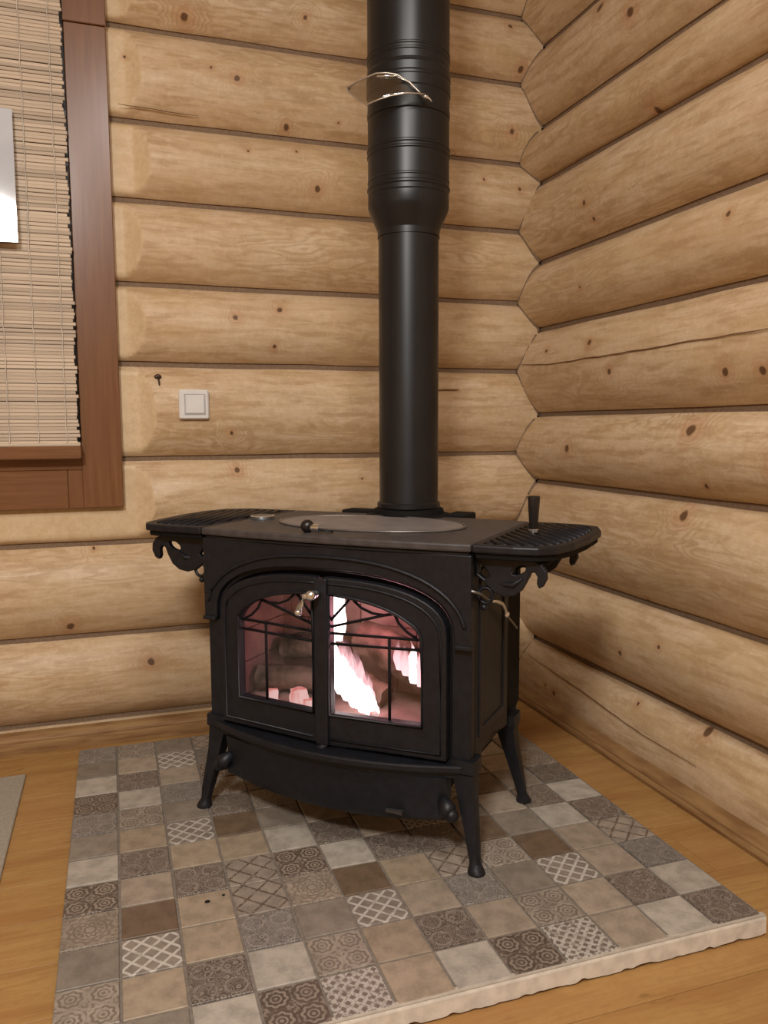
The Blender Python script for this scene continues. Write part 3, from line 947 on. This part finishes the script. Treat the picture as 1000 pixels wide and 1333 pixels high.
# ash lip: bowed shelf under the doors, skirt with scrolled ends and a small plate
def lipv(u, dep): return -dep * (1 - (u / .305) ** 2)
n = 24
ul = [-.303 + .606 * i / n for i in range(n + 1)]
bm = bmesh.new()
loop = [(u, .004 + lipv(u, .066)) for u in ul] + [(.303, .06), (-.303, .06)]
add_prism(bm, [loop], lambda p, q, d: (p, q, d), .196, .212)
lip = link('ash_lip', bm, IR, stove, bevel=.004, seg=2)
bm = bmesh.new(); loop = [(u * .985, .014 + lipv(u, .060)) for u in ul] + [(.296, .06), (-.296, .06)]
add_prism(bm, [loop], lambda p, q, d: (p, q, d), .180, .197); link('lip_moulding', bm, IR, lip, bevel=.003)
bm = bmesh.new()
us_ = [-.262 + .532 * i / n for i in range(n + 1)]
A = []
for u in us_:
    e = abs(u - .004) / .27
    v_ = -.044 * (1 - (u / .29) ** 2) + .004
    zb = .082 + .012 * e ** 2
    A.append([bm.verts.new(p) for p in ((u, v_ + .012, .184), (u, v_ - .002, .184), (u, v_ + .004, .150), (u, v_ + .001, .098), (u, v_ + .008, zb), (u, v_ + .022, zb + .002), (u, v_ + .03, .184))])
for P_, Q_ in zip(A, A[1:]):
    for k in range(7): bm.faces.new([P_[k], P_[(k + 1) % 7], Q_[(k + 1) % 7], Q_[k]])
bm.faces.new(A[0]); bm.faces.new(A[-1][::-1])
skirt = link('ash_pan_front', bm, IR, stove, smooth=True)
for s, u_ in ((-1, -.266), (1, .276)):
    bm = bmesh.new()
    add_tube(bm, [(u_ - s * .016, -.002, .142), (u_, -.010, .126), (u_ + s * .004, -.016, .112)], [.010, .018, .014], 10)
    add_ball(bm, (u_ + s * .010, -.014, .116), .014)
    link('scroll_end', bm, IR, skirt, smooth='all')
bm = bmesh.new(); add_box(bm, .150, .186, -.0315, -.020, .102, .109); link('name_plate', bm, plain('dull_plate', (.060, .055, .055), .4, .5), skirt)
bm = bmesh.new(); add_box(bm, -.25, .26, .0, .33, .135, .182); link('ash_pan', bm, M['soot'], stove, bevel=.006)

# legs
for sx, sy in ((-1, -1), (1, -1), (1, 1), (-1, 1)):
    prof_l = [(.222, 0, .026), (.196, .000, .0265), (.192, .000, .0225), (.178, .001, .0215), (.14, .006, .0175), (.09, .014, .0140), (.045, .021, .0115), (.020, .024, .0118), (.012, .026, .0145), (.004, .027, .0178), (0.0004, .027, .0178)]
    bm = bmesh.new(); prev = None
    cu, cv = sx * .300, (.030 if sy < 0 else .310)
    for z, off, hw in prof_l:
        c = (cu + sx * off * 1.25, cv + sy * off * 1.1)
        ring = []
        for k in range(12):
            a = 2 * PI * (k + .5) / 12
            cc, ss = math.cos(a), math.sin(a)
            q = max(abs(cc), abs(ss)) if z > .03 else 1.0
            q = q ** .75
            ring.append(bm.verts.new((c[0] + hw * cc / q, c[1] + hw * ss / q, z)))
        if prev:
            for k in range(12): bm.faces.new([prev[k], prev[(k + 1) % 12], ring[(k + 1) % 12], ring[k]])
        else: bm.faces.new(ring)
        prev = ring
    bm.faces.new(prev[::-1])
    link('leg', bm, IR, stove, smooth=True, angle=.5)


def at(u, v, z):
    c, s_ = math.cos(SA), math.sin(SA)
    return (ST.x + u * c - v * s_, ST.y + u * s_ + v * c, ST.z + z)


# ------------------------------------------------------------------ fire
random.seed(3)


def fire_log(a, b, r, label):
    bm = bmesh.new(); pts = []; rr = []
    a, b = Vector(a), Vector(b); n = 14
    for i in range(n + 1):
        f = i / n; p = a.lerp(b, f)
        p = p + Vector((0, mnoise.noise(p * 9), mnoise.noise(p * 11 + Vector((3, 3, 3))))) * .008
        pts.append(p); rr.append(r * (1 + .16 * mnoise.noise(p * 25)))
    add_tube(bm, pts, rr, 11)
    for v in bm.verts:
        v.co += Vector([mnoise.noise(v.co * 60 + Vector((q, q, q))) for q in (0, 7, 13)]) * .005
    mid = (a + b) / 2
    for v in bm.verts: v.co -= mid
    o = link('fire_log', bm, M['char'], smooth=True, angle=.9)
    o.location = at(*mid); o.rotation_euler = (0, 0, SA)
    tag(o, label, 'firewood', 'logs burning in the stove')
    return o


fire_log((-.050, .142, .315), (.075, .136, .283), .026, 'charred log under the tall white flame behind the right stove door')
fire_log((-.010, .178, .400), (.225, .165, .310), .043, 'thick grey log leaning down to the right behind the right stove door')
fire_log((-.255, .120, .284), (-.080, .150, .290), .030, 'charred log lying behind the left stove door')
fire_log((-.235, .200, .338), (-.060, .205, .374), .030, 'charred log stacked highest behind the left stove door')


def flame(loc, h, wid, lean, seed, mat, dep=.35):
    bm = bmesh.new(); rings = []
    n, sg = 14, 12
    for i in range(n + 1):
        f = i / n
        r = wid * (math.sin(PI * min(1, f * .80 + .18)) ** .9) * (1 - f ** 3) + .0008
        cx_ = lean * f ** 1.0 + .012 * mnoise.noise(Vector((seed, f * 3, 0))) * f
        rings.append([bm.verts.new((cx_ + r * math.cos(2 * PI * k / sg) * (1 + .25 * mnoise.noise(Vector((seed + k * .6, f * 6, 1)))),
                                    r * dep * math.sin(2 * PI * k / sg), h * f + .012 * mnoise.noise(Vector((seed * 3 + k * .9, f * 4, 5))) * f)) for k in range(sg)])
    for A_, B_ in zip(rings, rings[1:]):
        for k in range(sg): bm.faces.new([A_[k], A_[(k + 1) % sg], B_[(k + 1) % sg], B_[k]])
    bm.faces.new(rings[0][::-1]); bm.faces.new(rings[-1])
    o = link('flame_tongue', bm, mat, smooth='all')
    o.location = loc
    return o


def fire(name, loc, label, tongues):
    root = empty(name, at(*loc), SA); tag(root, label, 'flame', 'flames in the stove')
    for (u, v, z, h, wd, ln, mt) in tongues:
        f_ = flame((u - loc[0], v - loc[1], z - loc[2]), h, wd, ln, u * 31 + z * 17, M[mt]); f_.parent = root
    return root


fire('flame', (0, .105, .27), 'broad white flame running up the log behind the right stove door',
     [(.072, .078, .2535, .055, .012, -.006, 'flame_core'), (.060, .080, .2545, .075, .018, -.010, 'flame_core'), (.044, .082, .257, .088, .022, -.012, 'flame_core'),
      (.026, .084, .264, .098, .025, -.014, 'flame_core'), (.008, .086, .276, .104, .026, -.014, 'flame_core'), (-.010, .088, .288, .104, .026, -.010, 'flame_core'),
      (-.028, .089, .300, .105, .025, -.006, 'flame_core'), (-.044, .090, .312, .140, .022, .002, 'flame_core'),
      (.028, .098, .290, .105, .020, -.012, 'flame_edge'), (.006, .098, .305, .110, .022, -.010, 'flame_edge'), (.050, .097, .268, .085, .018, -.012, 'flame_edge'), (-.014, .098, .32, .10, .02, -.006, 'flame_edge')])
fire('flame', (-.035, .13, .40), 'tall white flame licking up beside the middle door stile',
     [(-.044, .130, .395, .155, .014, .000, 'flame_core'), (-.036, .132, .41, .120, .010, .003, 'flame_core')])
fire('flame', (.16, .15, .33), 'small pale flame at the right edge of the right stove door',
     [(.152, .106, .330, .095, .012, -.002, 'flame_core'), (.168, .104, .325, .100, .010, .004, 'flame_edge'), (.135, .104, .345, .075, .012, -.004, 'flame_edge'), (.118, .106, .355, .07, .010, -.003, 'flame_edge')])
# embers glowing low on the left
random.seed(11)
for (u, v, z, s, lab) in ((-.192, .080, .262, .017, 'glowing orange ember low behind the left stove door, farther from the middle'),
                          (-.118, .076, .270, .024, 'larger pink glowing ember low behind the left stove door, beside the middle stile'),
                          (-.086, .066, .260, .015, 'bright glowing ember on the firebox floor against the middle stile'),
                          (.080, .062, .2615, .011, 'small glowing ember on the firebox floor under the white flame')):
    bm = bmesh.new(); bmesh.ops.create_cube(bm, size=s * 1.5); bmesh.ops.subdivide_edges(bm, edges=bm.edges[:], cuts=5, use_grid_fill=True)
    for v_ in bm.verts: v_.co = v_.co * (1 - .16 * (v_.co.length / s - .75)) * (1 + .22 * mnoise.noise(v_.co * 60 + Vector((u * 90, 0, 0))))
    o = link('ember', bm, M['ember'], smooth=True, angle=.5); o.location = at(u, v, z); tag(o, lab, 'ember', 'embers in the stove')
fl = bpy.data.lights.new('fire_glow', 'POINT'); fl.energy = 1.25; fl.color = (1.0, .40, .48); fl.shadow_soft_size = .05
flo = bpy.data.objects.new('fire_glow', fl); COL.objects.link(flo); flo.location = at(.09, .09, .46)

# ------------------------------------------------------------------ things on the stove
bm = bmesh.new(); add_lathe(bm, [(.0285, 0), (.030, .003), (.030, .008), (.027, .0095)], (0, 0, 0), 28)
th = link('stove_thermometer', bm, M['chrome'], smooth=True, angle=.5)
th.location = at(-.2850, .190, ZT + .0003)
tag(th, 'round metal stove thermometer lying at the left end of the stove top', 'thermometer')
bm = bmesh.new(); add_lathe(bm, [(.0245, .0093), (.0245, .0100)], (0, 0, 0), 24); link('dial', bm, plain('dull_dial', (.10, .09, .085), .4), th)
hd = empty('lifting_handle', at(.384, .200, ZT + .0004)); tag(hd, 'black upright handle with chrome ferrule standing on the right stove shelf', 'handle')
bm = bmesh.new(); add_lathe(bm, [(.0085, 0), (.0105, .002), (.0105, .0075), (.0088, .009)], (0, 0, 0), 20); link('ferrule', bm, M['chrome'], hd, smooth=True)
bm = bmesh.new(); add_lathe(bm, [(.0086, .0088), (.0100, .030), (.0118, .055), (.0128, .074), (.0125, .0768), (.0105, .0780)], (0, 0, 0), 20); link('grip', bm, M['blackwood'], hd, smooth=True, angle=.5)

# ------------------------------------------------------------------ stove pipe and insulated chimney
PX, PY, _ = at(0, .426, 0)
bm = bmesh.new()
add_lathe(bm, [(.0755, .7145), (.0755, .716), (.0742, .725), (.0742, 1.3765)], (0, 0, 0), 64)
pipe = link('stove_pipe', bm, M['pipe'], smooth=True); pipe.location = (PX, PY, 0)
tag(pipe, 'slim black lower stove pipe rising from the back of the stove', 'pipe')
bm = bmesh.new(); add_lathe(bm, [(.0765, .7146), (.0800, .7165), (.0800, .727), (.0768, .730)], (0, 0, 0), 64); link('base_ring', bm, M['pipe'], pipe, smooth=True)
ch = empty('chimney_pipe', (PX, PY, 1.38)); tag(ch, 'wider ribbed black chimney pipe above the slim stove pipe', 'chimney')


def lz(name, prof): 
    bm = bmesh.new(); add_lathe(bm, [(r_, z_ - 1.38) for r_, z_ in prof], (0, 0, 0), 72); return link(name, bm, M['pipe'], ch, smooth=True, angle=.33)


def rib(z, h=.004, d=.0022, r0=.0988): return [(r0, z - h - .002), (r0, z - h), (r0 + d, z - h * .4), (r0 + d, z + h * .4), (r0, z + h), (r0, z + h + .002)]


lz('taper_cone', [(.0762, 1.3772), (.0763, 1.392), (.0800, 1.402), (.0955, 1.436), (.0988, 1.446), (.0990, 1.470), (.0975, 1.473)])
lz('lower_section', [(.0978, 1.4725), (.0988, 1.474)] + rib(1.489, .005, .0024) + rib(1.506, .0035, .0012) + [(.0988, 1.53)] + rib(1.566) + rib(1.579) + [(.0988, 1.650)])
lz('locking_band', [(.0980, 1.6515), (.0996, 1.653), (.1004, 1.662), (.0992, 1.672), (.0992, 1.700), (.1012, 1.703), (.1012, 1.724), (.0998, 1.7275), (.0998, 1.732), (.1012, 1.735), (.1012, 1.752), (.0996, 1.756), (.0988, 1.760)])
lz('upper_section', [(.0980, 1.7605), (.0988, 1.762)] + rib(1.781, .0035, .0015) + rib(1.793, .0035, .0015) + [(.0988, 1.83), (.0990, 2.69)])

# clear curved sheet with a bright rim, clipped on the front of the chimney
Rv = Vector((.947, -.320, 0)).normalized(); Fv = Vector((-.320, -.947, 0)).normalized()
leaf = empty('clip_on_sheet', Vector((PX, PY, 1.70)) + Fv * .10)
tag(leaf, 'clear curved leaf shaped sheet with bright rim clipped to the chimney pipe', 'sheet')
Uc = [(-.143, 1.692), (-.137, 1.703), (-.118, 1.711), (-.077, 1.721), (-.052, 1.720), (-.03, 1.716), (0, 1.699), (.020, 1.680), (.034, 1.665)]
Lc = [(-.143, 1.692), (-.142, 1.682), (-.128, 1.666), (-.100, 1.643), (-.070, 1.652), (-.045, 1.658), (-.010, 1.664), (.015, 1.665), (.034, 1.665)]
def lp(s, z, t):        # the sheet curves round the pipe and its upper edge leans in
    fwd = .138 - 2.6 * (s + .03) ** 2 - .030 * t
    fwd = max(fwd, .106 if abs(s) < .06 else .02)
    return Rv * s + Fv * (fwd - .10) + Vector((0, 0, z - 1.70))
bm = bmesh.new(); G = []
for (su, zu), (sl, zl) in zip(Uc, Lc):
    G.append([bm.verts.new(lp(su * t + sl * (1 - t), zu * t + zl * (1 - t) + .004 * math.sin(PI * t), t)) for t in [i / 6 for i in range(7)]])
for A_, B_ in zip(G, G[1:]):
    for k in range(6): bm.faces.new([A_[k], A_[k + 1], B_[k + 1], B_[k]])
bmesh.ops.remove_doubles(bm, verts=bm.verts[:], dist=.0002)
so = link('sheet', bm, M['sheet'], leaf, smooth='all'); md_ = so.modifiers.new('thick', 'SOLIDIFY'); md_.thickness = .0009
bm = bmesh.new(); add_tube(bm, [lp(s_, z_, 1) for s_, z_ in Uc], .0019, 6); add_tube(bm, [lp(s_, z_, 0) for s_, z_ in Lc], .0017, 6)
link('rim_wire', bm, plain('dull_rim', (.46, .40, .33), .3, .7), leaf, smooth='all')
bm = bmesh.new(); add_tube(bm, [lp(-.075, 1.712, .9) - Fv * -.003, lp(-.055, 1.711, .9) - Fv * -.003, lp(-.036, 1.710, .9) - Fv * -.003], .0026, 6)
link('bright_fold', bm, M['chrome'], leaf, smooth='all')
bm = bmesh.new(); add_ball(bm, lp(.036, 1.666, .5), .005, 1.3, 1, 1); add_tube(bm, [lp(.036, 1.666, .5), lp(.044, 1.663, .5), lp(.050, 1.657, .5)], [.0036, .003, .0018], 6)
link('clip', bm, M['chrome'], leaf, smooth='all')

# ------------------------------------------------------------------ hanging ceiling lamp behind the viewer (seen mirrored in the pane)
lamp = empty('ceiling_lamp', (-1.75, -1.95, 2.7)); tag(lamp, 'hanging ceiling lamp with three round glowing globes behind the camera', 'lamp')
bm = bmesh.new(); add_lathe(bm, [(.06, -.0), (.06, -.03), (.012, -.04), (.010, -.86), (.03, -.89)], (0, 0, 0), 16); link('stem', bm, M['iron_top'], lamp, smooth=True)
for k in range(3):
    a = 2 * PI * k / 3 + .5
    bm = bmesh.new(); add_ball(bm, (.16 * math.cos(a), .16 * math.sin(a), -.95), .055); link('lamp_globe', bm, M['bulb'], lamp, smooth='all')
    bm = bmesh.new(); add_tube(bm, [(0, 0, -.87), (.10 * math.cos(a), .10 * math.sin(a), -.86), (.16 * math.cos(a), .16 * math.sin(a), -.90)], .008, 6); link('lamp_arm', bm, M['iron_top'], lamp, smooth='all')
